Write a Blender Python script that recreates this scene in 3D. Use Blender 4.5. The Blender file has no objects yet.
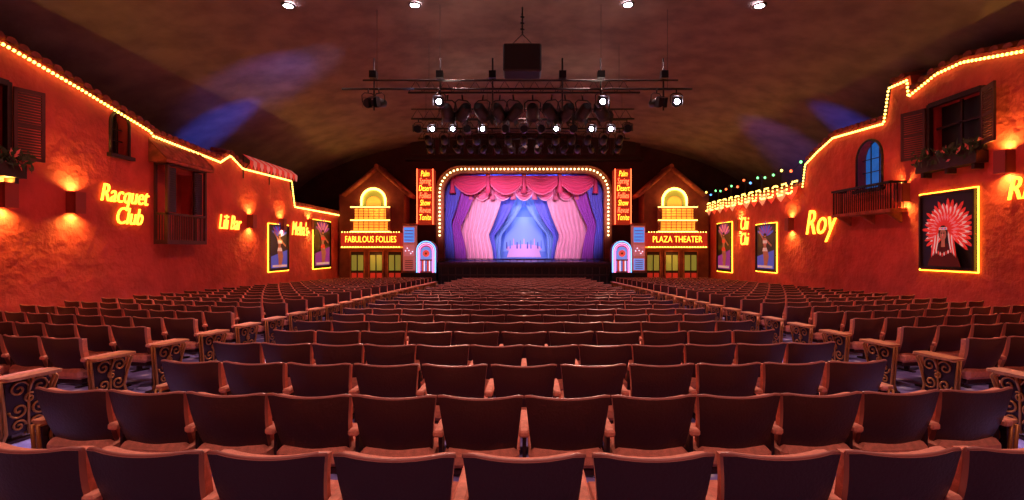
import bpy, math, random, bmesh
from mathutils import Matrix, Vector
random.seed(4)
sc=bpy.context.scene
pi=math.pi
UP=1.75   # whole place is modelled with eye level z=0, lifted at the end

# ------------------------------------------------------------ materials
def mat(name,col,rough=0.6,metal=0.0,em=None,es=0.0,bump=0.0,bscale=8.0,var=0.0,vscale=3.0,col2=None,spec=0.5,bd=0.05):
    m=bpy.data.materials.new(name); m.use_nodes=True
    nt=m.node_tree; b=nt.nodes['Principled BSDF']
    b.inputs['Base Color'].default_value=(*col,1); b.inputs['Roughness'].default_value=rough
    b.inputs['Metallic'].default_value=metal
    b.inputs['Specular IOR Level'].default_value=spec
    if em:
        b.inputs['Emission Color'].default_value=(*em,1); b.inputs['Emission Strength'].default_value=es
    tc=nt.nodes.new('ShaderNodeTexCoord')
    if var>0 or col2:
        n=nt.nodes.new('ShaderNodeTexNoise'); n.inputs['Scale'].default_value=vscale; n.inputs['Detail'].default_value=5
        nt.links.new(tc.outputs['Object'],n.inputs['Vector'])
        r=nt.nodes.new('ShaderNodeValToRGB')
        r.color_ramp.elements[0].position=0.35; r.color_ramp.elements[1].position=0.65
        c2=col2 if col2 else tuple(c*(1-var) for c in col)
        r.color_ramp.elements[0].color=(*c2,1); r.color_ramp.elements[1].color=(*col,1)
        nt.links.new(n.outputs['Fac'],r.inputs['Fac']); nt.links.new(r.outputs['Color'],b.inputs['Base Color'])
    if bump>0:
        n2=nt.nodes.new('ShaderNodeTexNoise'); n2.inputs['Scale'].default_value=bscale; n2.inputs['Detail'].default_value=6
        nt.links.new(tc.outputs['Object'],n2.inputs['Vector'])
        bp=nt.nodes.new('ShaderNodeBump'); bp.inputs['Strength'].default_value=bump; bp.inputs['Distance'].default_value=bd
        nt.links.new(n2.outputs['Fac'],bp.inputs['Height']); nt.links.new(bp.outputs['Normal'],b.inputs['Normal'])
    return m
def emi(name,col,s): return mat(name,tuple(min(1,c*0.8) for c in col),0.5,em=col,es=s)

M_wall=mat('stucco_red',(0.62,0.085,0.07),0.8,bump=0.7,bscale=3.5,var=0.3,vscale=1.3,bd=.12)
M_ceil=mat('ceiling_plaster',(0.20,0.15,0.125),0.95,bump=0.3,bscale=5,col2=(0.13,0.095,0.085),vscale=1.2)
M_back=mat('dark_red_wall',(0.07,0.02,0.025),0.8,bump=0.3,bscale=4,var=0.3)
M_tile=mat('clay_tile',(0.42,0.10,0.06),0.7,bump=0.3,bscale=20,var=0.5,vscale=5)
M_dark=mat('dark_wood',(0.035,0.014,0.012),0.5,var=0.4,vscale=12)
M_black=mat('black_metal',(0.012,0.012,0.014),0.45,metal=0.3)
M_inside=mat('window_dark',(0.008,0.008,0.014),0.4)
M_shut=mat('shutter_paint',(0.085,0.03,0.03),0.6)
M_bulb=emi('bulb_yellow',(1.0,0.6,0.10),7)
M_bulbw=emi('bulb_warm',(1.0,0.72,0.3),6)
M_arch=emi('bulb_arch',(1.0,0.8,0.35),4)
M_neonY=emi('neon_yellow',(1.0,0.45,0.03),4)
M_neonO=emi('neon_orange',(1.0,0.30,0.03),4.5)
M_frameY=emi('neon_frame_yellow',(1.0,0.5,0.03),7)
M_neonR=emi('neon_red',(1.0,0.10,0.03),6)
M_neonP=emi('neon_pink',(1.0,0.15,0.4),4)
M_neonB=emi('neon_blue',(0.1,0.35,1.0),4)
M_neonG=emi('neon_green',(0.2,1.0,0.3),3)
M_white=emi('lit_white',(0.85,0.75,1.0),1.3)
M_lens=emi('lamp_lens',(1.0,0.8,0.95),60)
M_seat_dark=mat('seat_back_shell',(0.055,0.016,0.018),0.42,bump=0.12,bscale=60,spec=0.4)
M_rim_highlight=mat('seat_rim_highlight',(0.42,0.15,0.12),0.35)  # paler than the shell: edge highlight put into the colour
M_seat_pink=mat('seat_fabric_salmon',(0.88,0.33,0.22),0.85,bump=0.2,bscale=120,var=0.2,vscale=30)
M_arm=mat('armrest_salmon',(0.62,0.24,0.12),0.45,var=0.35,vscale=25)
M_iron=mat('cast_iron',(0.05,0.02,0.03),0.5,metal=0.4)
M_gold=mat('gilt_iron',(0.5,0.2,0.06),0.4,metal=0.6)
M_leaf=mat('leaves',(0.03,0.09,0.02),0.6,var=0.4,vscale=20)
M_flower=mat('flowers',(0.8,0.25,0.2),0.6)
M_stagefl=mat('stage_floor',(0.05,0.02,0.05),0.35,var=0.4,vscale=5)

# carpet
M_floor=mat('carpet_purple',(0.10,0.05,0.20),0.9,bump=0.2,bscale=40)
nt=M_floor.node_tree; b=nt.nodes['Principled BSDF']
tc=nt.nodes.new('ShaderNodeTexCoord'); v=nt.nodes.new('ShaderNodeTexVoronoi'); v.inputs['Scale'].default_value=4
nt.links.new(tc.outputs['Object'],v.inputs['Vector'])
r=nt.nodes.new('ShaderNodeValToRGB'); e=r.color_ramp.elements
e[0].position=0.15; e[0].color=(0.85,0.8,0.95,1); e[1].position=0.26; e[1].color=(0.36,0.33,0.75,1)
e2=r.color_ramp.elements.new(0.6); e2.color=(0.22,0.18,0.5,1)
nt.links.new(v.outputs['Distance'],r.inputs['Fac']); nt.links.new(r.outputs['Color'],b.inputs['Base Color'])

# ------------------------------------------------------------ mesh builder
class MB:
    def __init__(s): s.v=[];s.f=[];s.m=[];s.sm=[];s.M=Matrix()
    def add(s,vs,fs,mi=0,smooth=False):
        o=len(s.v); s.v+= [tuple(s.M@Vector(p)) for p in vs]
        for f in fs: s.f.append([i+o for i in f]); s.m.append(mi); s.sm.append(smooth)
    def box(s,x0,x1,y0,y1,z0,z1,mi=0):
        vs=[(x,y,z) for x in(x0,x1) for y in(y0,y1) for z in(z0,z1)]
        s.add(vs,[(0,1,3,2),(4,6,7,5),(0,4,5,1),(2,3,7,6),(0,2,6,4),(1,5,7,3)],mi)
    def rbox(s,x0,x1,y0,y1,z0,z1,r,mi=0):   # chamfered box
        xs=[(x0,x0+r),(x1,x1-r)];ys=[(y0,y0+r),(y1,y1-r)];zs=[(z0,z0+r),(z1,z1-r)]
        idx={};vs=[]
        for i in(0,1):
            for j in(0,1):
                for k in(0,1):
                    for a in range(3):
                        p=[xs[i][1],ys[j][1],zs[k][1]]
                        p[a]=(xs[i][0],ys[j][0],zs[k][0])[a]
                        idx[i,j,k,a]=len(vs);vs.append(p)
        F=[]
        q=[(0,0),(1,0),(1,1),(0,1)]
        for i in(0,1):
            F.append([idx[i,a,b_,0] for a,b_ in q]);F.append([idx[a,i,b_,1] for a,b_ in q]);F.append([idx[a,b_,i,2] for a,b_ in q])
        for i in(0,1):
            for j in(0,1):
                F.append([idx[i,j,0,0],idx[i,j,1,0],idx[i,j,1,1],idx[i,j,0,1]])
                F.append([idx[i,0,j,0],idx[i,1,j,0],idx[i,1,j,2],idx[i,0,j,2]])
                F.append([idx[0,i,j,1],idx[1,i,j,1],idx[1,i,j,2],idx[0,i,j,2]])
                for k in(0,1): F.append([idx[i,j,k,0],idx[i,j,k,1],idx[i,j,k,2]])
        s.add(vs,F,mi)
    def tube(s,pts,r,mi=0,n=6,closed=False,caps=True):
        pts=[Vector(p) for p in pts]; N=len(pts); rs=r if isinstance(r,(list,tuple)) else [r]*N
        vs=[];fs=[]
        up=None
        for i,p in enumerate(pts):
            if closed: t=pts[(i+1)%N]-pts[i-1]
            else: t=pts[min(i+1,N-1)]-pts[max(i-1,0)]
            if t.length<1e-9: t=Vector((0,0,1))
            t.normalize()
            if up is None:
                up=Vector((0,0,1)) if abs(t.z)<0.9 else Vector((1,0,0))
            a=up-t*up.dot(t)
            if a.length<1e-4: a=Vector((1,0,0))-t*t.x
            a.normalize(); up=a; c=t.cross(a)
            for k in range(n):
                an=2*pi*k/n; vs.append(p+(a*math.cos(an)+c*math.sin(an))*rs[i])
        L=N if closed else N-1
        for i in range(L):
            j=(i+1)%N
            for k in range(n): fs.append((i*n+k,i*n+(k+1)%n,j*n+(k+1)%n,j*n+k))
        s.add(vs,fs,mi,True)
        if not closed and caps:
            o=len(s.v)-N*n
            s.f.append([o+k for k in range(n)][::-1]);s.m.append(mi);s.sm.append(False)
            s.f.append([o+(N-1)*n+k for k in range(n)]);s.m.append(mi);s.sm.append(False)
    def cyl(s,p0,p1,r0,r1=None,mi=0,n=12): s.tube([p0,p1],[r0,r1 if r1 is not None else r0],mi,n)
    def ball(s,c,r,mi=0,n=6,sz=1.0):
        vs=[(c[0],c[1],c[2]-r*sz)];fs=[];R=max(3,n//2)
        for i in range(1,R):
            ph=pi*i/R-pi/2
            for k in range(n):
                a=2*pi*k/n; vs.append((c[0]+r*math.cos(ph)*math.cos(a),c[1]+r*math.cos(ph)*math.sin(a),c[2]+r*sz*math.sin(ph)))
        vs.append((c[0],c[1],c[2]+r*sz)); T=len(vs)-1
        for k in range(n): fs.append((0,1+(k+1)%n,1+k)); fs.append((T,1+(R-2)*n+k,1+(R-2)*n+(k+1)%n))
        for i in range(R-2):
            for k in range(n): fs.append((1+i*n+k,1+i*n+(k+1)%n,1+(i+1)*n+(k+1)%n,1+(i+1)*n+k))
        s.add(vs,fs,mi,True)
    def poly(s,pts,d,mi=0):   # pts in local xy, extruded from z=0 to z=d
        n=len(pts); vs=[(p[0],p[1],0) for p in pts]+[(p[0],p[1],d) for p in pts]
        fs=[list(range(n))[::-1],[n+i for i in range(n)]]+[(i,(i+1)%n,n+(i+1)%n,n+i) for i in range(n)]
        s.add(vs,fs,mi)
    def grid(s,fn,nu,nv,mi=0,smooth=True):
        vs=[fn(i/nu,j/nv) for j in range(nv+1) for i in range(nu+1)]
        fs=[(j*(nu+1)+i,j*(nu+1)+i+1,(j+1)*(nu+1)+i+1,(j+1)*(nu+1)+i) for j in range(nv) for i in range(nu)]
        s.add(vs,fs,mi,smooth)
    def mesh(s,name,mats):
        me=bpy.data.meshes.new(name); me.from_pydata(s.v,[],s.f)
        for m in mats: me.materials.append(m)
        me.polygons.foreach_set('material_index',s.m); me.polygons.foreach_set('use_smooth',s.sm)
        bm=bmesh.new(); bm.from_mesh(me); bmesh.ops.recalc_face_normals(bm,faces=bm.faces); bm.to_mesh(me); bm.free()
        me.update(); return me
    def obj(s,name,mats,parent=None):
        o=bpy.data.objects.new(name,s.mesh(name,mats)); sc.collection.objects.link(o)
        if parent: o.parent=parent
        return o
def empty(name,loc=(0,0,0)):
    o=bpy.data.objects.new(name,None); o.location=loc; o.empty_display_size=0.2; sc.collection.objects.link(o); return o
def WM(side,y,z,x=11.0):      # wall-local frame: x right, y up, z out of wall
    if side<0: R=Matrix(((0,0,1),(1,0,0),(0,1,0)))
    else: R=Matrix(((0,0,-1),(-1,0,0),(0,1,0)))
    return Matrix.Translation((side*x,y,z))@R.to_4x4()
def BM(x,y,z):                # faces the house (-y)
    return Matrix.Translation((x,y,z))@Matrix(((1,0,0),(0,0,-1),(0,1,0))).to_4x4()
def text(name,body,M,size,m,ext=0.015,shear=0.0,parent=None,bev=0.0,sx=1.0,align='CENTER',off=0.0):
    cu=bpy.data.curves.new(name,'FONT'); cu.body=body; cu.size=size; cu.extrude=ext; cu.shear=shear
    cu.align_x=align; cu.align_y='CENTER'; cu.bevel_depth=bev; cu.resolution_u=3; cu.space_line=0.85
    cu.offset=off
    cu.materials.append(m)
    o=bpy.data.objects.new(name,cu); o.matrix_world=M@Matrix.Diagonal((sx,1,1,1)); sc.collection.objects.link(o)
    if parent: o.parent=parent
    return o
def fl(y): return -1.73-0.024*y

# ------------------------------------------------------------ room shell
mb=MB()
mb.grid(lambda u,v:(-11.2+22.4*u,-5+42*v,fl(-5+42*v)),4,12,0,False)
mb.grid(lambda u,v:(-11.2+22.4*u,-5+42*v,fl(-5+42*v)-0.2),4,12,0,False)
mb.obj('floor',[M_floor])

def vault_z(x): return 2.0+5.1*math.sqrt(max(0,1-(x/15.0)**2))
mb=MB()
def cv(u,v):
    a=pi*(1-u); return (15*math.cos(a),-5+36*v,2.0+5.1*math.sin(a))
mb.grid(cv,64,30,0,True)
mb.grid(lambda u,v:(15.2*math.cos(pi*(1-u)),-5+36*v,2.0+5.3*math.sin(pi*(1-u))),48,4,0,True)
mb.obj('ceiling',[M_ceil])
mb=MB(); mb.box(-15,15,-5.2,-5,-2.6,8); mb.obj('wall_rear',[M_wall])

profL=[(-5,4.9),(4,4.9),(10.29,4.45),(12.1,4.09),(14.3,3.6),(14.4,3.5),(17.6,3.3),(18.2,3.65),(19.0,3.3),(23.0,3.38),(23.3,2.2),(30.5,2.2)]
profR=[(-5,4.5),(10.2,4.38),(11.2,4.6),(12.2,4.82),(12.96,4.8),(13.9,4.5),(13.95,4.98),(14.65,4.98),(14.85,3.98),(17.3,4.1),(18.2,3.8),(19.0,3.45),(19.2,2.55),(30.5,2.55)]
def wall(name,side,prof,cuts):
    mb=MB()
    pts=[(-5,-2.8)]+[( -5,prof[0][1])]+prof[1:]+[(30.5,-2.8)]
    n=len(pts); vs=[(side*11,p[0],p[1]) for p in pts]+[(side*11.45,p[0],p[1]) for p in pts]
    fs=[list(range(n)),[n+i for i in range(n)][::-1]]+[(i,(i+1)%n,n+(i+1)%n,n+i) for i in range(n)]
    mb.add(vs,fs); o=mb.obj(name,[M_wall])
    for c in cuts:
        cb=MB(); cb.M=WM(side,c[0],c[1],11.0+0.33)
        w,h,arch=c[2]/2,c[3],c[4]
        if arch:
            p=[(-w,0),(w,0)]+[(w*math.cos(a*pi/10),h-w+w*math.sin(a*pi/10)) for a in range(11)]
        else: p=[(-w,0),(w,0),(w,h),(-w,h)]
        cb.poly(p,0.7); co=cb.obj('cut',[M_inside])
        m=o.modifiers.new('b','BOOLEAN'); m.object=co; m.operation='DIFFERENCE'; m.solver='EXACT'
        bpy.context.view_layer.update()
        me=bpy.data.meshes.new_from_object(o.evaluated_get(bpy.context.evaluated_depsgraph_get()))
        o.modifiers.clear(); o.data=me; bpy.data.objects.remove(co)
    return o
wall('wall_left',-1,profL,[(9.75,1.95,1.3,1.55,0),(13.32,2.58,0.62,1.15,1),(15.45,0.35,1.5,2.1,0)])
wall('wall_right',1,profR,[(12.5,2.5,1.5,1.35,0),(15.6,1.95,1.15,1.55,1)])

# coping tiles
def coping(name,side,prof):
    mb=MB()
    for (y0,z0),(y1,z1) in zip(prof[:-1],prof[1:]):
        L=math.hypot(y1-y0,z1-z0)
        if abs(z1-z0)>2.0*abs(y1-y0): continue
        n=max(1,int(L/0.26))
        for i in range(n):
            t=(i+.5)/n; y=y0+(y1-y0)*t; z=z0+(z1-z0)*t
            if y<2: continue
            vs=[];r0=0.13
            for k in range(7):
                a=pi*k/6; vs+= [(side*10.88,y+r0*math.cos(a),z-0.02+r0*math.sin(a)),(side*11.5,y+r0*.85*math.cos(a),z+0.1+r0*math.sin(a))]
            fs=[(2*k,2*k+1,2*k+3,2*k+2) for k in range(6)]+[[2*k for k in range(7)],[2*k+1 for k in range(7)]]
            mb.add(vs,fs,0,False)
    mb.obj(name,[M_tile])
coping('trim_roof_tiles_left',-1,profL); coping('trim_roof_tiles_right',1,profR)

def bulbs(name,pts,sp,r,m,off=Vector((0,0,0)),extra=None,cord=True):
    mb=MB(); P=[Vector(p)+off for p in pts]
    carry=0
    for a,b_ in zip(P[:-1],P[1:]):
        L=(b_-a).length; d=carry
        while d<L:
            mi=0 if not extra else random.randrange(len(extra))
            mb.ball(a+(b_-a)*(d/L),r,mi,6); d+=sp
        carry=d-L
    mats=(extra or [m])
    if cord: mb.tube(P,0.012,len(mats),4)
    mb.obj(name,mats+[M_black])
bulbs('marquee_bulb_string',[(-10.9,y,z-0.15) for y,z in profL if y>3],0.11,0.038,M_bulb)
bulbs('marquee_bulb_string',[(10.9,y,z-0.15) for y,z in profR if 3<y<19.3],0.11,0.038,M_bulb)

# ------------------------------------------------------------ windows
def shuttered_window(side,y,z,w,h,name,box=True):
    e_=empty(name,(side*11,y,z)); bpy.context.view_layer.update()
    inv=Matrix.Translation((-side*11,-y,-z))
    mb=MB(); mb.M=inv@WM(side,y,z)
    mb.box(-w/2-.08,-w/2+.02,-.08,h+.08,-.05,.06);mb.box(w/2-.02,w/2+.08,-.08,h+.08,-.05,.06)
    mb.box(-w/2,w/2,h-.02,h+.1,-.05,.08);mb.box(-w/2-.12,w/2+.12,-.1,0,-.05,.14)
    mb.box(-.03,.03,0,h,-.2,-.15); mb.box(-w/2,w/2,h*.55,h*.55+.05,-.2,-.15)
    mb.obj('frame',[M_dark],e_)
    mb=MB(); mb.M=inv@WM(side,y,z); mb.box(-w/2-.01,w/2+.01,-.01,h+.01,-.32,-.3); mb.obj('dark_pane',[M_inside],e_)
    for sgn in(-1,1):
        mb=MB(); sw=w*.40
        mb.M=inv@WM(side,y,z)@Matrix.Translation((sgn*(w/2+.09),0,.06))@Matrix.Rotation(-sgn*0.4,4,'Y')
        a,b_=(0,sw) if sgn>0 else (-sw,0)
        mb.box(a,a+.06,0,h,0,.05);mb.box(b_-.06,b_,0,h,0,.05);mb.box(a,b_,0,.08,0,.05);mb.box(a,b_,h-.08,h,0,.05);mb.box(a,b_,h/2-.03,h/2+.03,0,.05)
        k=.1
        while k<h-.1: mb.box(a+.05,b_-.05,k,k+.035,.01,.045); k+=.06
        mb.obj('shutter',[M_shut],e_)
    if box:
        mb=MB(); mb.M=inv@WM(side,y,z)
        mb.box(-w/2-.15,w/2+.15,-.42,-.12,0.0,.3,0)
        for i in range(3): 
            x=-w/2+w/2*i; mb.box(x-.04,x+.04,-.55,-.4,0,.24,0)
        for i in range(200):
            x=random.uniform(-w/2-.2,w/2+.2);yy=random.uniform(-.25,.18);zz=random.uniform(.04,.42)
            a=random.random()*6.28;l=random.uniform(.06,.13)
            t=Vector((math.cos(a),math.sin(a),random.uniform(-.5,.5)))*l;q=Vector((-t.y,t.x,random.uniform(-.06,.06)))*.35
            c=Vector((x,yy,zz)); mb.add([c-t,c+q,c+t,c-q],[(0,1,2,3)],1 if random.random()<.88 else 2)
        mb.obj('planter_box_with_plants',[M_dark,M_leaf,M_flower],e_)
shuttered_window(-1,9.75,1.95,1.3,1.55,'window_1')
shuttered_window(1,12.5,2.5,1.5,1.35,'window_2')

def arch_window(side,y,z,w,h,name,glow):
    mb=MB(); mb.M=WM(side,y,z); R=w/2
    path=[(-R,0,.02)]+[(-R*math.cos(a*pi/14),h-R+R*math.sin(a*pi/14),.02) for a in range(15)]+[(R,0,.02)]
    mb.tube(path,.04,0,6); mb.box(-R-.1,R+.1,-.1,0,-.05,.12,0)
    for x in(-R/3,R/3): mb.box(x-.012,x+.012,0,h-R*.1,-.2,-.17,0)
    for k in(.35,.62): mb.box(-R,R,h*k,h*k+.025,-.2,-.17,0)
    mb.poly([(-R,0),(R,0)]+[(R*math.cos(a*pi/10),h-R+R*math.sin(a*pi/10)) for a in range(11)],.02,1)
    for i in range(len(mb.v)-2*13,len(mb.v)): 
        p=mb.v[i]; mb.v[i]=(p[0]+side*.31,p[1],p[2])
    return mb.obj(name,[M_dark,glow])
arch_window(-1,13.32,2.58,.62,1.15,'window_3',M_inside)
M_blueglass=mat('blue_backlit_glass',(0.03,0.12,0.35),0.3,em=(0.02,0.16,0.6),es=0.55,col2=(.0,.02,.1),vscale=2.5)
arch_window(1,15.6,1.95,1.15,1.55,'window_4',M_blueglass)

# balcony under arch window, right
mb=MB(); mb.M=WM(1,15.4,1.1)
mb.box(-1.35,1.35,0,.1,0,.5,0)
for i in range(28):
    x=-1.3+2.6*i/27; mb.cyl((x,.1,.46),(x,.85,.46),.014,mi=1,n=5)
for k in range(5):
    for x in(-1.3,1.3): mb.cyl((x,.1,.08+.09*k),(x,.85,.08+.09*k),.014,mi=1,n=5)
mb.box(-1.35,1.35,.83,.9,.42,.5,1); 
for x in(-1.34,1.28): mb.box(x,x+.06,.83,.9,0,.5,1)
for x in(-1.1,0,1.1): mb.add([(x-.05,0,0),(x+.05,0,0),(x+.05,0,.45),(x-.05,0,.45),(x-.05,-.3,0),(x+.05,-.3,0)],[(0,1,2,3),(0,4,5,1),(4,3,2,5),(0,3,4),(1,5,2)],0)
mb.obj('iron_balcony',[M_tile,M_black])

# bay balcony left
bay=empty('bay_balcony',(-11,15.45,0.2)); inv=Matrix.Translation((11,-15.45,-.2))
mb=MB(); mb.M=inv@WM(-1,15.45,0.2)
mb.box(-.9,.9,-.02,.1,0,.42,0)
for x in(-.9,.82): mb.box(x,x+.08,.1,2.45,.34,.42,0); 
for x in(-.9,.82): mb.box(x,x+.08,.1,2.45,0,.06,0)
mb.box(-.9,.9,2.35,2.5,.34,.42,0)
for x in(-.9,.84): mb.box(x,x+.06,.85,.92,0,.42,0); mb.box(x,x+.06,2.35,2.5,0,.42,0)
mb.box(-.9,.9,.85,.92,.36,.42,0)
for i in range(22): x=-.82+1.64*i/21; mb.box(x-.012,x+.012,.1,.85,.38,.4,0)
for k in range(4):
    for x in(-.87,.87): mb.box(x-.012,x+.012,.1,.85,.06+.08*k,.08+.08*k,0)
mb.obj('bay_frame',[M_shut],bay)
mb=MB(); mb.M=inv@WM(-1,15.45,0.2)
for a in(-.8,.42):
    mb.box(a,a+.38,.95,2.3,.3,.33)
    k=1.0
    while k<2.25: mb.box(a+.04,a+.34,k,k+.03,.32,.36); k+=.07
mb.obj('louvre_panels',[M_dark],bay)
mb=MB(); mb.M=inv@WM(-1,15.45,0.2)
for i in range(11):
    x=-1.0+2.0*i/10; vs=[]
    for k in range(7):
        a=pi*k/6; c,s_=math.cos(a)*.11,math.sin(a)*.09
        vs+=[(x+c,2.5+s_,.56),(x+c,3.05+s_,0)]
    mb.add(vs,[(2*k,2*k+1,2*k+3,2*k+2) for k in range(6)]+[[2*k for k in range(7)]],0,True)
mb.add([(-1.1,2.48,.54),(1.1,2.48,.54),(1.1,3.03,0),(-1.1,3.03,0),(-1.1,2.4,.52),(1.1,2.4,.52),(1.1,2.4,0),(-1.1,2.4,0)],[(0,1,2,3),(0,4,5,1),(4,7,6,5),(0,3,7,4),(1,5,6,2)],0)
mb.obj('tile_roof',[M_tile],bay)

# striped awning drapery on left parapet
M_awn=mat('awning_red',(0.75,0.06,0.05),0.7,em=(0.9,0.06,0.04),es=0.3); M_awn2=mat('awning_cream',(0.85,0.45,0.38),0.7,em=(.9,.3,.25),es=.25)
mb=MB(); y=19.1;i=0
while y<23.0:
    mb.grid(lambda u,v:(-10.98+.3*v, y+.25*u, 3.75-.25*v),3,3,i%2)
    mb.grid(lambda u,v:(-10.68, y+.25*u, 3.5-(.14+.18*math.sin(pi*u))*v),5,2,i%2)
    y+=.25;i+=1
for yy in(19.15,21.1,23.0): mb.cyl((-10.97,yy,3.1),(-10.7,yy,3.42),.02,mi=2); mb.cyl((-10.97,yy,2.8),(-10.97,yy,3.74),.02,mi=2)
mb.obj('striped_awning',[M_awn,M_awn2,M_black])
# coloured party lights on the right parapet
pts=[]
for i in range(61):
    y=19.2+10*i/60; pts.append((10.85,y,3.35-.25*abs(math.sin(i*pi/10))+.1))
bulbs('coloured_string_lights',pts,0.75,0.06,None,extra=[M_neonG,M_neonB,M_bulb,M_neonR,M_neonG])
mb=MB()
for i in range(7): 
    y=19.25+10*i/6; mb.cyl((10.96,y,2.5),(10.96,y,3.5),.025); mb.cyl((10.96,y,3.4),(10.85,y,3.4),.015)
mb.obj('string_light_poles',[M_black])
P=[]
for i in range(14):
    y=19.3+i*.75; P+=[(10.75,y,2.72),(10.75,y+.38,2.72),(10.75,y+.38,2.3),(10.75,y+.75,2.3)]
bulbs('marquee_bulb_string',P,0.15,0.04,M_bulb)
mb=MB()
for i in range(13):
    y=19.4+i*.8; mb.add([(10.9,y,2.6),(10.9,y+.8,2.6),(10.8,y+.75,2.25),(10.8,y+.4,2.0),(10.8,y+.05,2.25)],[(0,1,2,3,4)],i%2)
mb.obj('pennant_bunting',[M_awn,M_awn2])

# ------------------------------------------------------------ sconces
def spot(name,loc,tgt,power,col,ang=60,blend=.6,r=.08,parent=None):
    l=bpy.data.lights.new(name,'SPOT'); l.energy=power; l.color=col; l.spot_size=math.radians(ang); l.spot_blend=blend; l.shadow_soft_size=r
    o=bpy.data.objects.new(name,l); o.location=loc; d=Vector(tgt)-Vector(loc); o.rotation_euler=d.to_track_quat('-Z','Y').to_euler(); sc.collection.objects.link(o)
    return o
M_scon=mat('sconce_red',(0.3,0.05,0.04),0.6)
def sconce(side,y,z,p=120):
    mb=MB(); mb.M=WM(side,y,z)
    mb.box(-.14,.14,-.26,.26,.2,.24,0); mb.box(-.14,-.11,-.26,.26,0,.22,0); mb.box(.11,.14,-.26,.26,0,.22,0)
    mb.ball((0,.12,.1),.045,1,8); mb.ball((0,-.12,.1),.045,1,8)
    mb.obj('sconce_lamp',[M_scon,M_bulbw])
    x=side*10.85
    for d in(1,-1): spot('sconce_light',(x,y,z+.25*d),(side*11.03,y,z+1.2*d),p,(1,.5,.07),150,1,.03)
for y in(8.3,10.3,11.9,19.6,22.1,25.0): sconce(-1,y,1.15 if y<24 else 1.3)
for y,z in((9.4,1.9),(11.1,2.1),(14.1,1.75),(20.1,1.15),(24.9,1.35)): sconce(1,y,z-.1)

# ------------------------------------------------------------ neon signs
def neon(side,body,y,z,size,m,sx=1.0,shear=.3):
    text('neon_sign',body,WM(side,y,z,10.95),size,m,.02,shear,sx=sx,off=-.006*size)
neon(-1,'Racquet\n  Club',13.45,1.2,.68,M_neonY,.72)
neon(-1,'Lili Bar',18.25,1.0,.78,M_neonO,.62)
neon(-1,"Melba's",23.95,1.0,.95,M_neonO,.6)
neon(1,'Roy',18.2,1.0,1.35,M_neonY,.85)
neon(1,'Riviera',10.35,1.35,.75,M_neonY,.75)
neon(1,'Chi\nChi',24.4,.9,.9,M_neonO,.7)

# ------------------------------------------------------------ posters
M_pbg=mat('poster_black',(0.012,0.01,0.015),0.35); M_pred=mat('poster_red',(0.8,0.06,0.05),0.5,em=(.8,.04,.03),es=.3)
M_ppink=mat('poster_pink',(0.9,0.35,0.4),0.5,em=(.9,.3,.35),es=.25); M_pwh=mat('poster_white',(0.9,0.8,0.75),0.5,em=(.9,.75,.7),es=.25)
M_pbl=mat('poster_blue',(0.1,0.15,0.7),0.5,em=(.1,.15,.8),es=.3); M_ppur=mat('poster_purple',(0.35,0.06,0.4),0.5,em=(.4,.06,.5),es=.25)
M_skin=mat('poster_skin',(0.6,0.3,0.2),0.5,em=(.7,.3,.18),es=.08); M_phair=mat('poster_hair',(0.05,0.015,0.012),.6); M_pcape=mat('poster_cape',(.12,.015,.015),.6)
PM=[M_pbg,M_pred,M_ppink,M_pwh,M_pbl,M_ppur,M_skin,M_frameY,M_dark,M_phair,M_pcape]
def ell(cx,cy,a,b_,n=14,rot=0): 
    return [(cx+a*math.cos(t)*math.cos(rot)-b_*math.sin(t)*math.sin(rot),cy+a*math.cos(t)*math.sin(rot)+b_*math.sin(t)*math.cos(rot)) for t in [2*pi*i/n for i in range(n)]]
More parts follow.
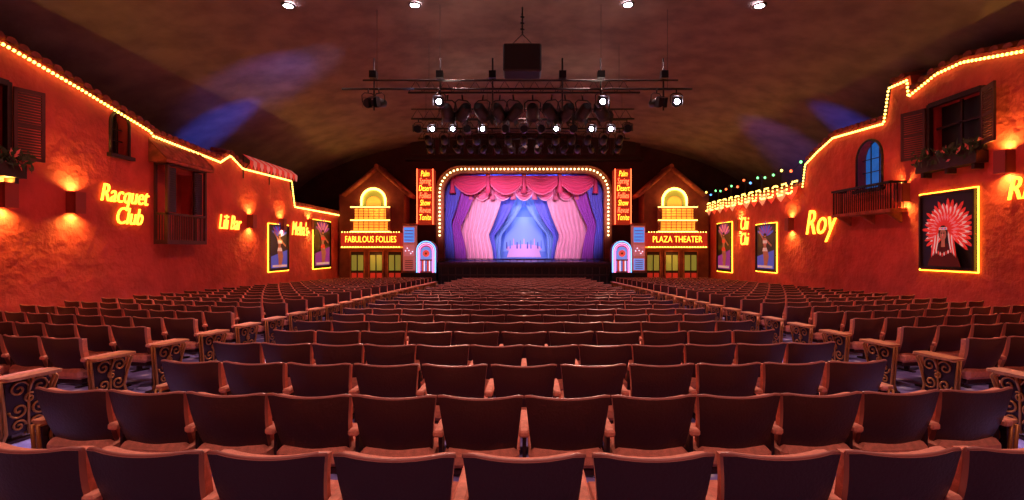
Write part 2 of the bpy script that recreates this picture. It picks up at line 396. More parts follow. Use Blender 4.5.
def poster(side,y,z,w,h,kind):
    mb=MB(); B=WM(side,y,z,10.995); mb.M=B
    mb.box(-w/2,w/2,0,h,.02,.06,0)
    for a in(-w/2-.06,w/2): mb.box(a,a+.06,-.06,h+.06,.0,.1,8)
    for a in(-.06,h): mb.box(-w/2,w/2,a,a+.06,0,.1,8)
    g=.1
    mb.tube([(-w/2-g,-g,.03),(w/2+g,-g,.03),(w/2+g,h+g,.03),(-w/2-g,h+g,.03)],.02,7,6,closed=True)
    lay=[.062]
    def P(pts,mi): 
        mb.M=B@Matrix.Translation((0,0,lay[0])); mb.poly(pts,.003,mi); lay[0]+=.0012; mb.M=B
    if kind=='headdress':
        cx,cy=0.08,h*.52
        for R,n,wd,mi in((.78,25,.075,1),(.66,23,.05,3),(.56,23,.05,1),(.42,19,.04,2),(.32,17,.04,1)):
            for i in range(n):
                a=-.75+ (pi+1.5)*i/(n-1)
                rr=R*w/1.67*(1+.08*math.sin(i*2.3))
                P(ell(cx+rr*.62*math.cos(a),cy+rr*.62*math.sin(a)*1.05,rr*.42,wd*.8,10,a),mi)
        P([(cx-.5,cy-.95),(cx+.5,cy-.95),(cx+.33,cy-.5),(cx+.1,cy-.36),(cx-.1,cy-.36),(cx-.33,cy-.5)],10)
        for sx in(-1,1):
            for k in range(4): P(ell(cx+sx*(.19+.045*k),cy-.33-.04*k,.028,.28,8,sx*.16),(3,1,3,1)[k])
        P([(cx-.06,cy-.45),(cx+.06,cy-.45),(cx+.05,cy-.25),(cx-.05,cy-.25)],6)
        P(ell(cx,cy-.08,.14,.19),9); P(ell(cx,cy-.13,.1,.15),6)
        P([(cx-.13,cy-.01),(cx+.13,cy-.01),(cx+.12,cy+.06),(cx-.12,cy+.06)],3)
        for i in range(5): P(ell(cx-.09+.045*i,cy+.025,.015,.025,8),1 if i%2 else 4)
        for sx in(-1,1): P(ell(cx+sx*.04,cy-.1,.022,.011,8),9); P(ell(cx+sx*.04,cy-.07,.028,.006,8),9)
        P(ell(cx,cy-.14,.01,.035,8),2); P(ell(cx,cy-.2,.03,.012,8),1)
        for i in range(9): P(ell(cx-.24+.06*i,cy-.55-.1*(1-abs(i-4)/4),.02,.05,8),3 if i%2 else 1)
    else:
        c1,c2=(4,5) if kind=='blue' else (5,2)
        P([(-w*.45,h*.03),(w*.45,h*.03),(w*.45,h*.45),(-w*.45,h*.3)],c1)
        for i in range(9):
            a=.3+2.5*i/8; P(ell(.25*math.cos(a)*w,h*.78+.16*h*math.sin(a),.2*w,.035*h,8,a),c2 if i%2 else c1)
        P([(-.05*w,.04*h),(.03*w,.04*h),(.08*w,.25*h),(.12*w,.44*h),(.06*w,.54*h),(.12*w,.68*h),(.04*w,.72*h),(-.04*w,.72*h),(-.13*w,.68*h),(-.07*w,.54*h),(-.13*w,.44*h),(-.07*w,.25*h)],6)
        P([(.02*w,.04*h),(.09*w,.04*h),(.2*w,.3*h),(.13*w,.46*h),(0,.42*h)],6)
        P([(-.12*w,.68*h),(-.34*w,.86*h),(-.3*w,.89*h),(-.07*w,.72*h)],6);P([(.12*w,.68*h),(.36*w,.56*h),(.34*w,.52*h),(.09*w,.63*h)],6)
        P(ell(0,.78*h,.07*w,.045*h),6); P(ell(0,.8*h,.08*w,.03*h),9)
        P([(-.14*w,.42*h),(.14*w,.42*h),(.1*w,.5*h),(-.1*w,.5*h)],1 if kind=='pink' else 3); P([(-.11*w,.6*h),(.11*w,.6*h),(.11*w,.67*h),(-.11*w,.67*h)],1 if kind=='pink' else 3)
        P([(-.4*w,.05*h),(.4*w,.05*h),(.4*w,.1*h),(-.4*w,.1*h)],3)
    mb.obj('framed_poster',PM)
poster(-1,21.9,-.85,1.6,1.9,'blue'); poster(-1,26.6,-.9,2.1,2.4,'pink')
poster(1,26.8,-1.1,1.8,2.5,'pink'); poster(1,22.2,-.9,1.7,2.0,'blue'); poster(1,12.7,-.45,1.55,1.88,'headdress')

# ------------------------------------------------------------ proscenium wall and stage
def arch_pts(hw,top,r,bot,n=8):
    p=[(-hw,bot)]
    p+=[(-hw+r-r*math.cos(pi/2*i/n),top-r+r*math.sin(pi/2*i/n)) for i in range(n+1)]
    p+=[(hw-r+r*math.sin(pi/2*i/n),top-r+r*math.cos(pi/2*i/n)) for i in range(n+1)]
    p+=[(hw,bot)]
    return p
mb=MB()
A=arch_pts(5.0,4.75,1.2,-.7)
yb=30.5
ap=A[1:-1]; half=len(ap)//2
def face(pts): 
    n=len(pts); vs=[(p[0],yb,p[1]) for p in pts]+[(p[0],yb+.4,p[1]) for p in pts]
    mb.add(vs,[list(range(n)),[n+i for i in range(n)][::-1]]+[(i,(i+1)%n,n+(i+1)%n,n+i) for i in range(n)],0)
face([(-15,-2.8),(-15,4.75-1.2),(-5,4.75-1.2),(-5,-2.8)]); face([(15,-2.8),(5,-2.8),(5,3.55),(15,3.55)])
face([(-15,3.55),(-15,8),(0,8)]+[(0,4.75)]+[p for p in reversed(ap[:half])]); face([(15,3.55)]+[p for p in ap[half:]][::-1]+[(0,4.75),(0,8),(15,8)])
mb.obj('wall_front',[M_back])

M_pros=mat('proscenium_gold',(0.42,0.11,0.05),0.5,bump=.3,bscale=15,var=.4)
pr=empty('proscenium_arch',(0,30.3,0))
mb=MB(); I=arch_pts(4.95,4.75,1.2,-.65); O=arch_pts(5.4,5.2,1.5,-.65)
n=len(I); vs=[]
for (a,b_) in((I,-.1),(O,-.1),(I,.35),(O,.35)): vs+=[(p[0],b_,p[1]) for p in a]
fs=[]
for i in range(n-1):
    fs+=[(i,i+1,n+i+1,n+i),(i,2*n+i,2*n+i+1,i+1),(n+i,n+i+1,3*n+i+1,3*n+i)]
mb.add(vs,fs,0); 
mb.tube([(p[0],-.14,p[1]) for p in arch_pts(5.38,5.18,1.5,-.65)],.05,0,6); mb.tube([(p[0],-.14,p[1]) for p in I],.05,0,6)
mb.obj('arch_moulding',[M_pros],pr)
mb=MB(); C=arch_pts(5.18,4.97,1.4,.9,10); P=[Vector((p[0],-.22,p[1])) for p in C]; carry=0
for a,b_ in zip(P[:-1],P[1:]):
    L=(b_-a).length; d=carry
    while d<L: mb.ball(a+(b_-a)*(d/L),.065,0,8); d+=.24
    carry=d-L
mb.obj('arch_bulbs',[M_arch],pr)

# frieze above the arch
mb=MB(); mb.box(-7.1,7.1,29.9,30.5,5.65,7.0,0)
for i in range(8): x=-6.9+1.74*i; mb.box(x,x+1.5,29.82,29.92,5.85,6.8,1)
mb.box(-7.3,7.3,29.75,30.5,5.5,5.65,1); mb.box(-7.3,7.3,29.7,30.5,6.95,7.1,1)
mb.obj('trim_frieze',[M_back,M_dark])

st=empty('stage',(0,0,0))
mb=MB(); mb.box(-5.0,5.0,28.2,36.5,-.85,-.7,0); mb.box(-4.95,4.95,28.35,28.6,-2.5,-.85,1)
for i in range(24): x=-4.8+9.6*i/23; mb.box(x-.03,x+.03,28.27,28.36,-2.4,-.9,2)
mb.box(-4.95,4.95,28.25,28.36,-1.0,-.88,2); mb.box(-4.95,4.95,28.25,28.36,-1.5,-1.42,2)
mb.box(-7.05,-5.05,28.0,30.5,-2.5,-1.3,1); mb.box(5.05,7.05,28.0,30.5,-2.5,-1.3,1)
# low railing and footlights along the stage front
mb.box(-4.9,4.9,28.3,28.36,-.55,-.5,2)
for i in range(25): x=-4.85+9.7*i/24; mb.box(x-.015,x+.015,28.31,28.35,-.7,-.5,2)
mb.obj('stage_platform',[M_stagefl,M_black,M_dark],st)
mb=MB(); mb.box(-7,7,36.5,36.7,-3,8,0); mb.box(-7.2,-7,30.9,36.7,-3,8,0); mb.box(7,7.2,30.9,36.7,-3,8,0); mb.box(-7.2,7.2,30.9,36.7,8,8.2,0)
mb.obj('stage_house_shell',[M_black],st)

# curtains
def fab(n,c,e=0.0): return mat(n,c,0.7,em=c,es=e,bump=.1,bscale=40)
C_pink=fab('curtain_pink',(0.85,0.22,0.42)); C_pale=fab('curtain_pale_pink',(0.9,0.5,0.68)); C_blue=fab('curtain_blue',(0.14,0.16,0.75)); C_pur=fab('curtain_purple',(0.42,0.1,0.62)); C_cy=fab('curtain_sky',(0.2,0.38,0.85)); C_red=fab('curtain_magenta',(0.72,0.07,0.2))
def drape(name,xl,xr,z0,z1,y,pl,amp,m):
    mb=MB(); N=pl*6
    def fn(u,v):
        z=z1+(z0-z1)*v; a=xl(v);b_=xr(v)
        return (a+(b_-a)*u,y+amp*math.sin(u*pl*2*pi)*(.4+.6*v)+.03*math.sin(9*u+5*v),z)
    mb.grid(fn,N,24,0)
    return mb.obj(name,[m])
def tab(s,x0,x1top,x1mid,tie,x1bot):
    def f(v):
        if v<tie: t=v/tie; return s*(x1top+(x1mid-x1top)*t**1.6)
        t=(v-tie)/(1-tie); return s*(x1mid+(x1bot-x1mid)*math.sin(t*pi/2))
    return (lambda v:s*x0),f
cu=empty('stage_curtain_set',(0,0,0))
objs=[]
for s in(-1,1):
    a,b_=tab(s,5.4,3.9,4.6,.55,4.4); objs.append(drape('blue_leg',a,b_,-.65,4.7,31.1,7,.10,C_blue))
    a,b_=tab(s,4.9,3.0,4.1,.6,3.7); objs.append(drape('purple_tab',a,b_,-.65,4.6,31.5,8,.10,C_pur))
    a,b_=tab(s,4.6,1.3,2.3,.68,2.0); objs.append(drape('pale_pink_tab',a,b_,-.65,4.4,32.0,10,.14,C_pale))
    a,b_=tab(s,3.3,.5,2.0,.66,1.8); objs.append(drape('blue_tab',a,b_,-.65,3.9,32.6,9,.10,C_blue))
    a,b_=tab(s,2.9,.0,1.5,.6,1.6); objs.append(drape('sky_tab',a,b_,-.65,3.6,33.2,8,.10,C_cy))
objs.append(drape('backdrop_cloth',lambda v:-6,lambda v:6,-.65,6,35.5,26,.12,C_blue))
def swags(name,n,x0,x1,ztop,dep,y,m,fr):
    mb=MB()
    for i in range(n):
        a=x0+(x1-x0)*i/n-.12;b_=x0+(x1-x0)*(i+1)/n+.12
        def fn(u,v): 
            sg=math.sin(pi*u)
            return (a+(b_-a)*u,y-.05*math.sin(v*5*2*pi)*sg-.1*sg-(.03 if i%2 else 0),ztop-v*(dep*(.25+.75*sg)))
        mb.grid(fn,14,30,0)
        mb.tube([ (lambda q:(q[0],q[1]-.02,q[2]))(fn(u/14,1)) for u in range(15)],.04,1,5)
    for i in range(n+1):
        x=x0+(x1-x0)*i/n
        mb.tube([(x,y-.2,ztop),(x,y-.22,ztop-dep*.6),(x,y-.2,ztop-dep*.95)],[.09,.13,.2],0,8); mb.ball((x,y-.2,ztop),.13,1,8)
    return mb.obj(name,[m,fr])
objs.append(swags('swag_valance',4,-4.5,4.5,4.7,1.2,31.0,C_red,C_pink))
objs.append(swags('inner_swag_valance',5,-3.4,3.4,4.2,1.0,31.8,C_pink,C_pale))
# painted drop with little theatre scene
mb=MB(); mb.M=BM(0,34.2,-.6); mb.box(-1.9,1.9,0,3.6,-.03,0,1)
mb.M=BM(0,34.16,-.6); mb.poly([(-1.5,.5),(1.5,.5),(1.1,2.9),(-1.1,2.9)],.005,0); mb.M=BM(0,34.14,-.6)
mb.poly(ell(0,.7,1.25,.3,20),.005,2); mb.poly([(-1.2,.1),(1.2,.1),(1.0,.7),(-1.0,.7)],.02,2)
for i in range(11): mb.poly([(-1.2+.24*i-.05,.7),(-1.2+.24*i+.05,.7),(-1.2+.24*i+.03,1.15+.12*(i%3)),(-1.2+.24*i-.03,1.15+.12*(i%3))],.03,(3,1,2)[i%3])
objs.append(mb.obj('painted_drop',[C_cy,fab('drop_blue',(.10,.2,.7),.1),fab('drop_pink',(.6,.35,.65),.05),fab('drop_navy',(.04,.06,.4))]))
for o in objs: o.parent=cu

# ------------------------------------------------------------ neon script boards by the arch
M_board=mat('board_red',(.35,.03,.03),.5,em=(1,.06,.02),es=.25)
for s in(-1,1):
    e_=empty('neon_billboard',(s*5.98,29.7,3.3)); 
    mb=MB(); mb.box(-.5,.5,-.1,.75,-1.75,1.6,0)
    for x in(-.5,.46): mb.box(x,x+.04,-.14,-.1,-1.75,1.6,1)
    mb.obj('board',[M_board,M_neonR],e_)
    for i in range(7):
        t=text('script_line',['Palm','Spring','Desert','Follies','Show','Revue','Tonite'][i],BM(0,-.12,1.3-.44*i),.5,M_neonY if i%2==0 else M_neonR,.01,.2,sx=.55,parent=e_,off=-.003)
# ------------------------------------------------------------ village houses beside stage
M_house=mat('house_stucco',(0.22,0.045,0.04),0.8,bump=.4,bscale=5,var=.3)
M_lit=mat('lit_panel',(1,.5,.1),0.5,em=(1,.33,.03),es=1.2)
M_litg=mat('lit_green',(.3,.35,.1),0.5,em=(.3,.35,.05),es=.35)
M_sign=mat('sign_red',(.45,.03,.02),0.5,em=(.8,.04,.02),es=.3)
for s in(-1,1):
    e_=empty('village_theater_facade',(s*8.7,28.9,0))
    X0,X1=-1.6,2.2
    def sx(x0,x1): return (s*x0,s*x1) if s>0 else (s*x1,s*x0)
    mb=MB(); a,b_=sx(X0,X1); mb.box(a,b_,0,1.5,-2.5,3.3)
    mb.add([(s*-1.75,0,3.3),(s*1.6,0,3.3),(s*-.1,0,4.7),(s*-1.75,1.5,3.3),(s*1.6,1.5,3.3),(s*-.1,1.5,4.7)],[(0,1,2),(3,5,4),(0,2,5,3),(1,4,5,2)])
    mb.obj('house_body',[M_house],e_)
    mb=MB()
    for xa,xb in((-2.0,-.1),(1.9,-.1)):
        for i in range(9):
            yy=-.25+1.7*i/8
            mb.tube([(s*xa,yy,3.2),(s*xb,yy,4.85)],.12,0,6)
    mb.tube([(s*-.1,-.4,4.9),(s*-.1,1.5,4.9)],.13,0,8)
    mb.obj('tile_roof',[M_tile],e_)
    mb=MB(); mb.M=BM(s*.15,0,2.6)
    R=.7; mb.tube([(R*math.cos(pi*i/16),.3+R*math.sin(pi*i/16),.12) for i in range(17)],.07,1,8)
    mb.tube([(-R,0,.12),(-R,.3,.12)],.06,1,6);mb.tube([(R,0,.12),(R,.3,.12)],.06,1,6)
    mb.poly([(-R,0),(R,0)]+[(R*math.cos(pi*i/12),.3+R*math.sin(pi*i/12)) for i in range(13)],.05,3)
    mb.poly([(-.4,0),(.4,0)]+[(.4*math.cos(pi*i/12),.15+.4*math.sin(pi*i/12)) for i in range(13)],.1,0)
    mb.M=BM(s*.25,0,1.05)
    mb.box(-1.15,1.15,0,1.5,0,.35,4); 
    mb.box(-1.0,1.0,.1,.6,.35,.38,0); mb.box(-.9,.9,.75,1.35,.35,.38,0)
    for i in range(7): mb.box(-1.0+.3*i,-.97+.3*i,.1,1.35,.38,.4,4)
    for z in(.25,.4,.52,.9,1.05,1.2): mb.box(-.95,.95,z,z+.03,.38,.39,4)
    for z in(.02,.68,1.45): mb.tube([(-1.15,z,.4),(1.15,z,.4)],.03,1,6)
    mb.obj('glowing_marquee_tower',[M_lit,M_bulb,M_sign,M_litg,M_house],e_)
    mb=MB(); a,b_=sx(-1.6,1.85)
    mb.box(a,b_,-.7,0,.2,1.0,0); 
    for z in(.17,1.03): 
        for i in range(22): mb.ball((a+.08+(b_-a-.16)*i/21,-.72,z),.035,1,6)
    mb.box(a,b_,-.7,0,.12,.2,2)
    mb.obj('marquee_canopy',[M_sign,M_bulb,M_lit],e_)
    text('marquee_letters','FABULOUS FOLLIES' if s<0 else 'PLAZA THEATER',BM((a+b_)/2,-.71,.6),.52,M_neonY,.01,sx=.66 if s<0 else .74,parent=e_,off=-.004)
    mb=MB()
    for dx in(-1.1,0,1.1):
        c=s*dx; 
        mb.box(c-.42,c+.42,-.06,0,-2.4,-.1,0); mb.box(c-.34,c+.34,-.09,-.05,-1.2,-.3,1); mb.box(c-.34,c+.34,-.09,-.05,-2.3,-1.35,2)
        for x in(c-.44,c+.38): mb.box(x,x+.06,-.12,0,-2.4,-.05,3)
        mb.box(c-.44,c+.44,-.12,0,-.1,-.04,3); mb.box(c-.03,c+.03,-.12,-.08,-2.3,-.3,0)
    mb.obj('lobby_doors',[M_dark,M_litg,M_sign,M_pros],e_)
    spot('facade_glow',(s*8.7,28.1,0.1),(s*8.7,28.9,-1.6),60,(1,.4,.1),120,1,.1)
    spot('facade_glow',(s*8.5,27.6,1.9),(s*8.6,28.9,3.2),90,(1,.3,.08),110,1,.1)
# ------------------------------------------------------------ jukeboxes and display cases
M_jb=mat('jukebox_body',(.5,.1,.12),.3); 
M_cab=mat('cab_pink',(.7,.25,.25),.4,em=(1,.25,.2),es=.2); M_scr=mat('screen_blue',(.1,.3,.9),.3,em=(.08,.3,1),es=.9)
M_jpan=mat('jukebox_panel',(.2,.3,.9),.3,em=(.2,.35,1),es=.7); M_jred=mat('jukebox_red',(.9,.1,.1),.3,em=(1,.1,.08),es=.7)
for s in(-1,1):
    e_=empty('jukebox',(s*5.65,28.6,-1.3)); 
    def ao(w,h,n=14): return [(-w,0),(w,0)]+[(w*math.cos(pi*i/n),h-w+w*math.sin(pi*i/n)) for i in range(n+1)]
    mb=MB(); mb.M=BM(0,.3,0); mb.poly(ao(.58,1.85),.6,0); mb.obj('cabinet',[M_jb],e_)
    mb=MB(); mb.M=BM(0,-.3,0)
    for w,h,mi in((.54,1.8,0),(.46,1.70,1),(.38,1.60,2)):
        q=ao(w,h); mb.tube([(p[0],p[1],.03) for p in q[1:]]+[(-w,0,.03)],.022,mi,6)
    mb.poly([(p[0],p[1]+.75) for p in ao(.33,.75)],.03,3)
    for i in range(7): mb.box(-.33+.1*i,-.28+.1*i,.08,.68,0,.04,(3,5,1)[i%3])
    mb.box(-.36,.36,.68,.76,0,.06,4); mb.cyl((0,1.1,.03),(0,1.1,.06),.2,mi=5,n=20); mb.cyl((0,1.1,.06),(0,1.1,.07),.07,mi=4,n=12)
    mb.obj('neon_front',[M_neonB,M_white,M_neonP,M_jpan,M_gold,M_jred],e_)
    e_=empty('display_cabinet',(s*6.65,28.6,-1.3))
    mb=MB(); mb.box(-.36,.36,-.25,.25,0,2.75,0); mb.box(-.3,.3,-.27,-.25,1.75,2.6,1); mb.box(-.3,.3,-.27,-.25,.95,1.6,2); mb.box(-.3,.3,-.27,-.25,.15,.8,3)
    mb.box(-.38,.38,-.3,.3,2.7,2.85,4); mb.box(-.38,.38,-.3,.3,0,.1,4)
    for i in range(4): mb.box(-.26,.26,-.285,-.27,1.85+.18*i,1.9+.18*i,4)
    for i in range(5): mb.box(-.22,.22,-.285,-.27,.22+.11*i,.26+.11*i,4); mb.ball((-.2+.1*i,-.28,1.25+.15*math.sin(i*1.5)),.04,5,6)
    mb.obj('cabinet',[M_cab,M_scr,M_ppink,M_jpan if s>0 else M_cab,M_pros,M_white],e_)

# ------------------------------------------------------------ seats
def seat_mesh():
    mb=MB(); NU,NV=10,6
    def surf(off,ins,z0,z1):
        def fn(u,v):
            U=2*u-1; hw=(.226+.044*v)-ins
            z=z0+(z1-z0)*v+(.018*U*U-.006)*v
            if abs(U)>.99 and v>.99: z-=.012
            return (U*hw,-.11*v+.045*U*U-.02*math.sin(pi*v)+off,z)
        return fn
    def shell(o0,o1,ins,z0,z1,mi,rm):
        f0,f1=surf(o0,ins,z0,z1),surf(o1,ins,z0,z1)
        mb.grid(f0,NU,NV,mi); mb.grid(f1,NU,NV,mi)
        rim=[(i/NU,0) for i in range(NU)]+[(1,j/NV) for j in range(NV)]+[(1-i/NU,1) for i in range(NU)]+[(0,1-j/NV) for j in range(NV)]
        n=len(rim); mb.add([f0(*r) for r in rim]+[f1(*r) for r in rim],[(i,(i+1)%n,n+(i+1)%n,n+i) for i in range(n)],rm)
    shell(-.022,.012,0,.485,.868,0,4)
    f=surf(-.006,-.002,.485,.868)
    mb.tube([f(i/14,1) for i in range(15)],.011,4,6)      # thin pale tube, paints the highlight along the top edge
    shell(.012,.075,.012,.50,.852,1,1)
    mb.rbox(-.245,.245,-.06,.47,.39,.515,.035,1)
    mb.rbox(-.225,.225,-.03,.45,.34,.392,.01,0)
    x=.278
    mb.box(x-.012,x+.012,.02,.1,.0,.6,2); mb.box(x-.012,x+.012,.05,.34,.28,.40,2)
    mb.add([(x-.012,.3,.3),(x+.012,.3,.3),(x+.012,.36,.6),(x-.012,.36,.6),(x-.012,.26,.3),(x+.012,.26,.3),(x+.012,.32,.6),(x-.012,.32,.6)],[(0,1,2,3),(4,7,6,5),(0,4,5,1),(3,2,6,7),(0,3,7,4),(1,5,6,2)],2)
    mb.box(x-.03,x+.03,-.06,.2,0,.02,2)
    mb.rbox(x-.034,x+.034,-.06,.38,.6,.645,.012,1)
    return mb.mesh('theater_seat',[M_seat_dark,M_seat_pink,M_iron,M_arm,M_rim_highlight])
SM=seat_mesh()
def end_mesh(tray):
    mb=MB()
    mb.box(-.012,.012,.0,.36,.08,.58,1)
    for sd in(-1,1):
        x=sd*.022
        out=[(x,-.04,.0),(x,.0,.1),(x,-.02,.35),(x,-.04,.6),(x,.2,.6),(x,.4,.59),(x,.43,.55),(x,.38,.42),(x,.34,.25),(x,.38,.1),(x,.42,0)]
        mb.tube(out,.015,0,6)
        def spiral(cy,cz,r,turn,st,dr=1):
            return [(x,cy+dr*r*(1-t/22)*math.cos(st+turn*t/20),cz+r*(1-t/22)*math.sin(st+turn*t/20)) for t in range(21)]
        for cy,cz,r,st,dr in((.1,.5,.085,0,1),(.28,.5,.085,0,-1),(.1,.3,.08,3.14,1),(.27,.3,.08,3.14,-1),(.19,.4,.05,1,1),(.1,.15,.06,0,1),(.26,.15,.06,0,-1)):
            mb.tube(spiral(cy,cz,r,9,st,dr),.011,0,5)
        mb.tube([(x,.18,.05),(x,.18,.58)],.012,0,5)
        if tray: mb.tube([(sd*.02,.18,.45),(sd*.05,.18,.52),(sd*.08,.18,.605)],.012,0,5)
    mb.box(-.03,.03,-.08,.46,0,.025,1)
    q=[]; W=.075 if tray else .02
    for cx,cy,a0 in((W,.40,0),(-W,.40,90),(-W,-.0,180),(W,-.0,270)):
        for k in range(5):
            a=math.radians(a0+22.5*k); q.append((cx+.03*math.cos(a),cy+.03*math.sin(a)))
    mb.M=Matrix.Translation((0,0,.605)); mb.poly(q,.028,2); mb.M=Matrix()
    return mb.mesh('seat_end',[M_gold,M_iron,M_arm])
EM=end_mesh(True); EM2=end_mesh(False)
def curve_y(y,x): return y+x*x/52
def place(me,name,x,y,rz):
    o=bpy.data.objects.new(name,me); o.location=(x,y,fl(y)); o.rotation_euler=(0,0,rz); sc.collection.objects.link(o)
SB=4.95
for k in range(26):
    y=2.25+.95*k
    blocks=[]
    n,p=(11,.575) if k%2==0 else (12,.553)
    blocks.append((-n*p/2,n,p))
    ns=9
    blocks.append((SB,ns,.575)); blocks.append((-SB-ns*.575,ns,.575))
    for bi,(x0,n,p) in enumerate(blocks):
        for i in range(n):
            x=x0+p*(i+.5); yy=curve_y(y,x)
            if yy>27.2: continue
            place(SM,'theater_seat',x,yy,math.atan(x/26))
        for xe in(x0-.05,x0+n*p+.06):
            if bi>0 and abs(xe)>8: continue
            yy=curve_y(y,xe)
            if yy>27.2: continue
            place(EM if bi>0 else EM2,'aisle_end_panel',xe,yy,math.atan(xe/26))

# ------------------------------------------------------------ lighting rigs
def can(lit):
    mb=MB()
    mb.tube([(0,.22,0),(0,.15,0),(0,-.05,0),(0,-.2,0)],[.07,.12,.13,.14],0,12)
    mb.tube([(0,-.205,0),(0,-.21,0)],[.125,.125],2,12)
    if lit: mb.tube([(0,-.215,0),(0,-.23,0)],[.075,.06],1,12)
    mb.tube([(-.16,0,0),(-.17,0,.2),(-.1,0,.27),(.1,0,.27),(.17,0,.2),(.16,0,0)],.014,0,5)
    mb.tube([(0,0,.27),(0,0,.4)],.02,0,5)
    for a in(-.14,.14): mb.box(a-.005,a+.005,-.36,-.2,-.13,.13,0)
    mb.box(-.13,.13,-.36,-.2,.135,.145,0)
    return mb.mesh('stage_light',[M_black,M_lens,M_inside])
CL,CD=can(True),can(False)
def rig(y,z,x0,x1,fx,hang,nm='lighting_bar',scl=1.3):
    e_=empty(nm,(0,y,z)); mb=MB()
    mb.tube([(x0,0,0),(x1,0,0)],.035,0,8); 
    if len(fx)>8:
        mb.tube([(x0,0,.4),(x1,0,.4)],.025,0,6)
        q=x0
        while q<x1-.3: mb.tube([(q,0,0),(q+.25,0,.4),(q+.5,0,0)],.014,0,4); q+=.5
    for h in hang: mb.tube([(h,0,0),(h,0,vault_z(h)-z-.03)],.006,0,5)
    mb.obj('pipe',[M_black],e_)
    for (x,lit,yaw,tilt) in fx:
        o=bpy.data.objects.new('stage_light',CL if lit else CD); o.parent=e_; o.location=(x,0,-.4*scl); o.scale=(scl,scl,scl); o.rotation_euler=(tilt,0,yaw); sc.collection.objects.link(o)
    return e_
e1=rig(14,4.6,-5.2,4.8,[(-4.45,0,.3,.3),(-4.1,0,-.4,.2),(-2.4,1,0,.1),(2.2,1,.1,.1),(3.75,0,.4,.2),(4.35,1,-.2,.1)],[-4.2,-2.4,2.2,4.1],scl=1.0)
mb=MB(); mb.tube([(-4.6,0,.25),(4.4,0,.25)],.025,0,6)
for x in(-4.3,-2.4,-.9,1.1,2.2,4.0):
    mb.tube([(x,.06,-.6),(x,.06,.9)],.025,0,6); mb.box(x-.1,x+.1,-.1,.1,.3,.5,0)
mb.obj('vertical_pipes',[M_black],e1)
fx=[]
for i in range(10):
    x=-2.6+5.2*i/9; fx.append((x,0,pi+.5*math.sin(i*1.9),.3))
rig(16.5,5.3,-3.9,3.9,fx,[-3.2,0,3.2],scl=1.6)
fx=[(-4.3,0,0,.1),(-3.7,1,0,.1),(-2.9,1,.1,.1),(-2.3,0,0,0),(-1.65,1,-.1,.1),(-.8,0,.2,0),(0,0,0,.1),(.7,0,0,0),(1.3,1,0,.1),(2.0,0,0,0),(2.7,1,.1,.1),(3.5,1,0,.1),(4.2,0,0,0)]
rig(20,5.35,-4.6,4.5,fx,[-4,-1.5,1.5,4],scl=1.1)
fx=[(-4.5+9*i/12,0,pi,.2) for i in range(13)]
rig(23,5.7,-4.8,4.8,fx,[-4,0,4],scl=1.3)
fx=[(-5+10*i/14,0,pi+.3*math.sin(i*2),.2) for i in range(15)]
rig(26,5.9,-5.6,5.6,fx,[-5,0,5],scl=1.3)
# hanging speaker
e_=empty('hanging_speaker_cluster',(-.05,14.3,5.5)); mb=MB()
mb.rbox(-.55,.55,-.35,.35,-.4,.4,.04,0); mb.box(-.5,.5,-.37,-.35,-.35,.35,1)
mb.obj('speaker_cabinet',[M_black,mat('speaker_mesh',(.02,.02,.02),.9,bump=.5,bscale=80)],e_)
mb=MB()
for x in(-.4,.4): mb.tube([(x,0,.4),(0,0,.8)],.012,0,4)
mb.tube([(0,0,.8),(0,0,1.58)],.02,0,5)
for i in range(7): mb.tube([(.06*math.cos(6.28*j/8)*(1 if i%2 else .4),.06*math.sin(6.28*j/8),.85+.09*i+.045*math.sin(6.28*j/8)) for j in range(8)],.014,0,4,closed=True)
mb.obj('chain_hoist',[M_black],e_)

# recessed ceiling downlights
for x,y in((-6.35,13.2),(-3.1,13.9),(2.95,13.9),(6.35,13.2)):
    z=vault_z(x); mb=MB(); mb.tube([(x,y,z-.02),(x,y,z-.05)],[.12,.12],1,16)
    mb.tube([(x+.15*math.cos(6.28*j/16),y+.15*math.sin(6.28*j/16),z-.04) for j in range(16)],.03,0,6,closed=True)
    mb.obj('recessed_downlight',[M_black,M_lens])
    spot('downlight',(x,y,z-.12),(x*.9,y,-2),950,(1,.55,.52),90,.7,.12)
for x,y in((-6,5),(0,5),(6,5),(-3,-2),(3,-2)):
    spot('house_light',(x,y,vault_z(x)-.3),(x*.85,y+1.5,-2),620,(1,.5,.45),95,.8,.2)
for x,y in((-6,20),(6,20),(0,19),(0,25)):
    spot('house_light',(x,y,vault_z(x)-.3),(x*.85,y+.5,-2),1500,(1,.46,.42),90,.8,.2)
# lamps on the bars pointing back over the seats
for x,y,ty,p in((-2.4,14,3.2,2300),(2.2,14,3.2,2300),(-3.7,20,11,2800),(3.5,20,11,2800),(0,20,8,1600)):
    spot('bar_light',(x,y-.4,4.7),(x*1.6,ty,-2),p,(1,.58,.44),52,.8,.1)
# added fill spots without fixtures, brighten the aisle floor
for s in(-1,1): 
    spot('aisle_fill',(s*4.2,4.2,5.8),(s*4.25,4.3,-2),900,(.6,.6,1),22,.8,.1)
    spot('aisle_fill',(s*4.2,9,5.8),(s*4.25,9.4,-2),700,(.65,.6,1),22,.8,.1)

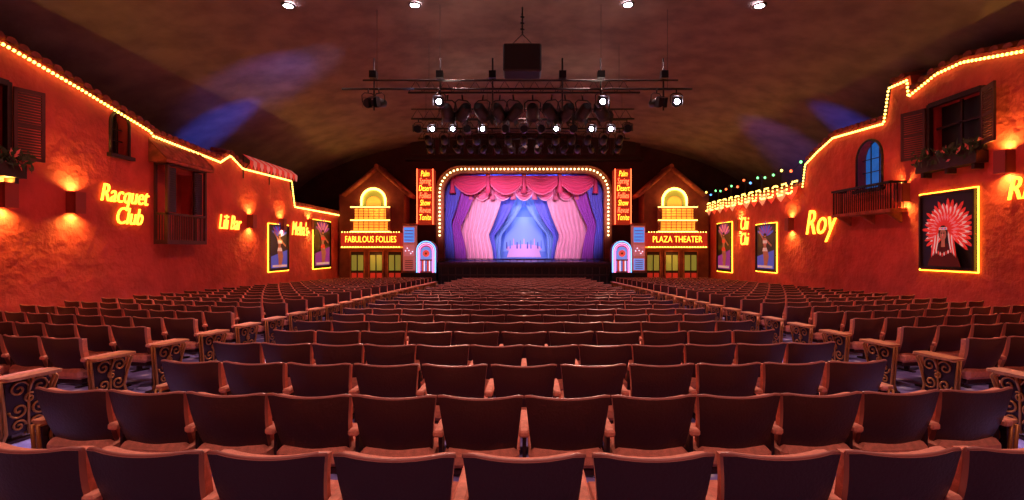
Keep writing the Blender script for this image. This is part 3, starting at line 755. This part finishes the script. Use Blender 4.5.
# ------------------------------------------------------------ coloured washes
for y,p in((6,470),(11,470),(16,520),(21,580),(26,640)):
    for s in(-1,1):
        spot('wall_wash',(s*5.5,y,5.6),(s*11,y+.6,-0.3),p,(1,.14,.13) if y<14 else (1,.18,.09),80,.9,.2)
# blue ceiling accents
spot('blue_accent',(-3.5,16.2,4.9),(-11.9,19.3,4.9),9500,(.02,.1,1),16,1,.1)
spot('blue_accent',(-3.5,14.2,4.4),(-9.4,17.5,5.95),1500,(.10,.14,.9),32,.9,.1)
spot('blue_accent',(-3.0,13.8,4.4),(-7.6,17.0,6.4),750,(.3,.34,.8),24,.6,.1)
spot('blue_accent',(3.5,16.2,4.9),(12.0,18.7,4.7),7500,(.03,.08,1),14,1,.1)
spot('blue_accent',(3.5,18.2,4.6),(11.2,22.5,4.6),3500,(.12,.08,.8),24,1,.1)
# added fill spots aimed up to brighten the vault, no fixtures modelled
for x in(-2.2,2.2):
    for y,p in((9,45),(14.0,60),(19,60)): spot('vault_fill',(x,y,4.7),(x*.9,y-.5,7.0),p,(1,.76,.6),150,1,.3)
# stage lighting
for x,c in((-4,(1,.55,.85)),(-1.3,(1,.68,.85)),(1.3,(1,.68,.85)),(4,(1,.55,.85))):
    spot('stage_front_light',(x,20.2,5.0),(x*.7,31.5,2.0),3900,c,32,.7,.1)
for x in(-3,0,3): spot('stage_back_light',(x,33.6,6.5),(x*.6,35.5,1.5),1300,(.3,.4,1),100,.8,.2)
spot('stage_mid_light',(0,31.4,7.0),(0,34,1.0),1000,(.6,.62,1),80,.8,.2)

w=bpy.data.worlds.new('w'); sc.world=w; w.use_nodes=True
w.node_tree.nodes['Background'].inputs[0].default_value=(.05,.02,.03,1); w.node_tree.nodes['Background'].inputs[1].default_value=.3

cam=bpy.data.cameras.new('camera'); co=bpy.data.objects.new('camera',cam); sc.collection.objects.link(co)
co.location=(0,0,0); co.rotation_euler=(pi/2,0,0); cam.sensor_width=36; cam.lens=36*490/1024; cam.shift_x=-12/1024
cam.clip_start=.05; sc.camera=co
for o in list(sc.objects):
    if o.parent is None: o.location.z+=UP
sc.view_settings.view_transform='Standard'
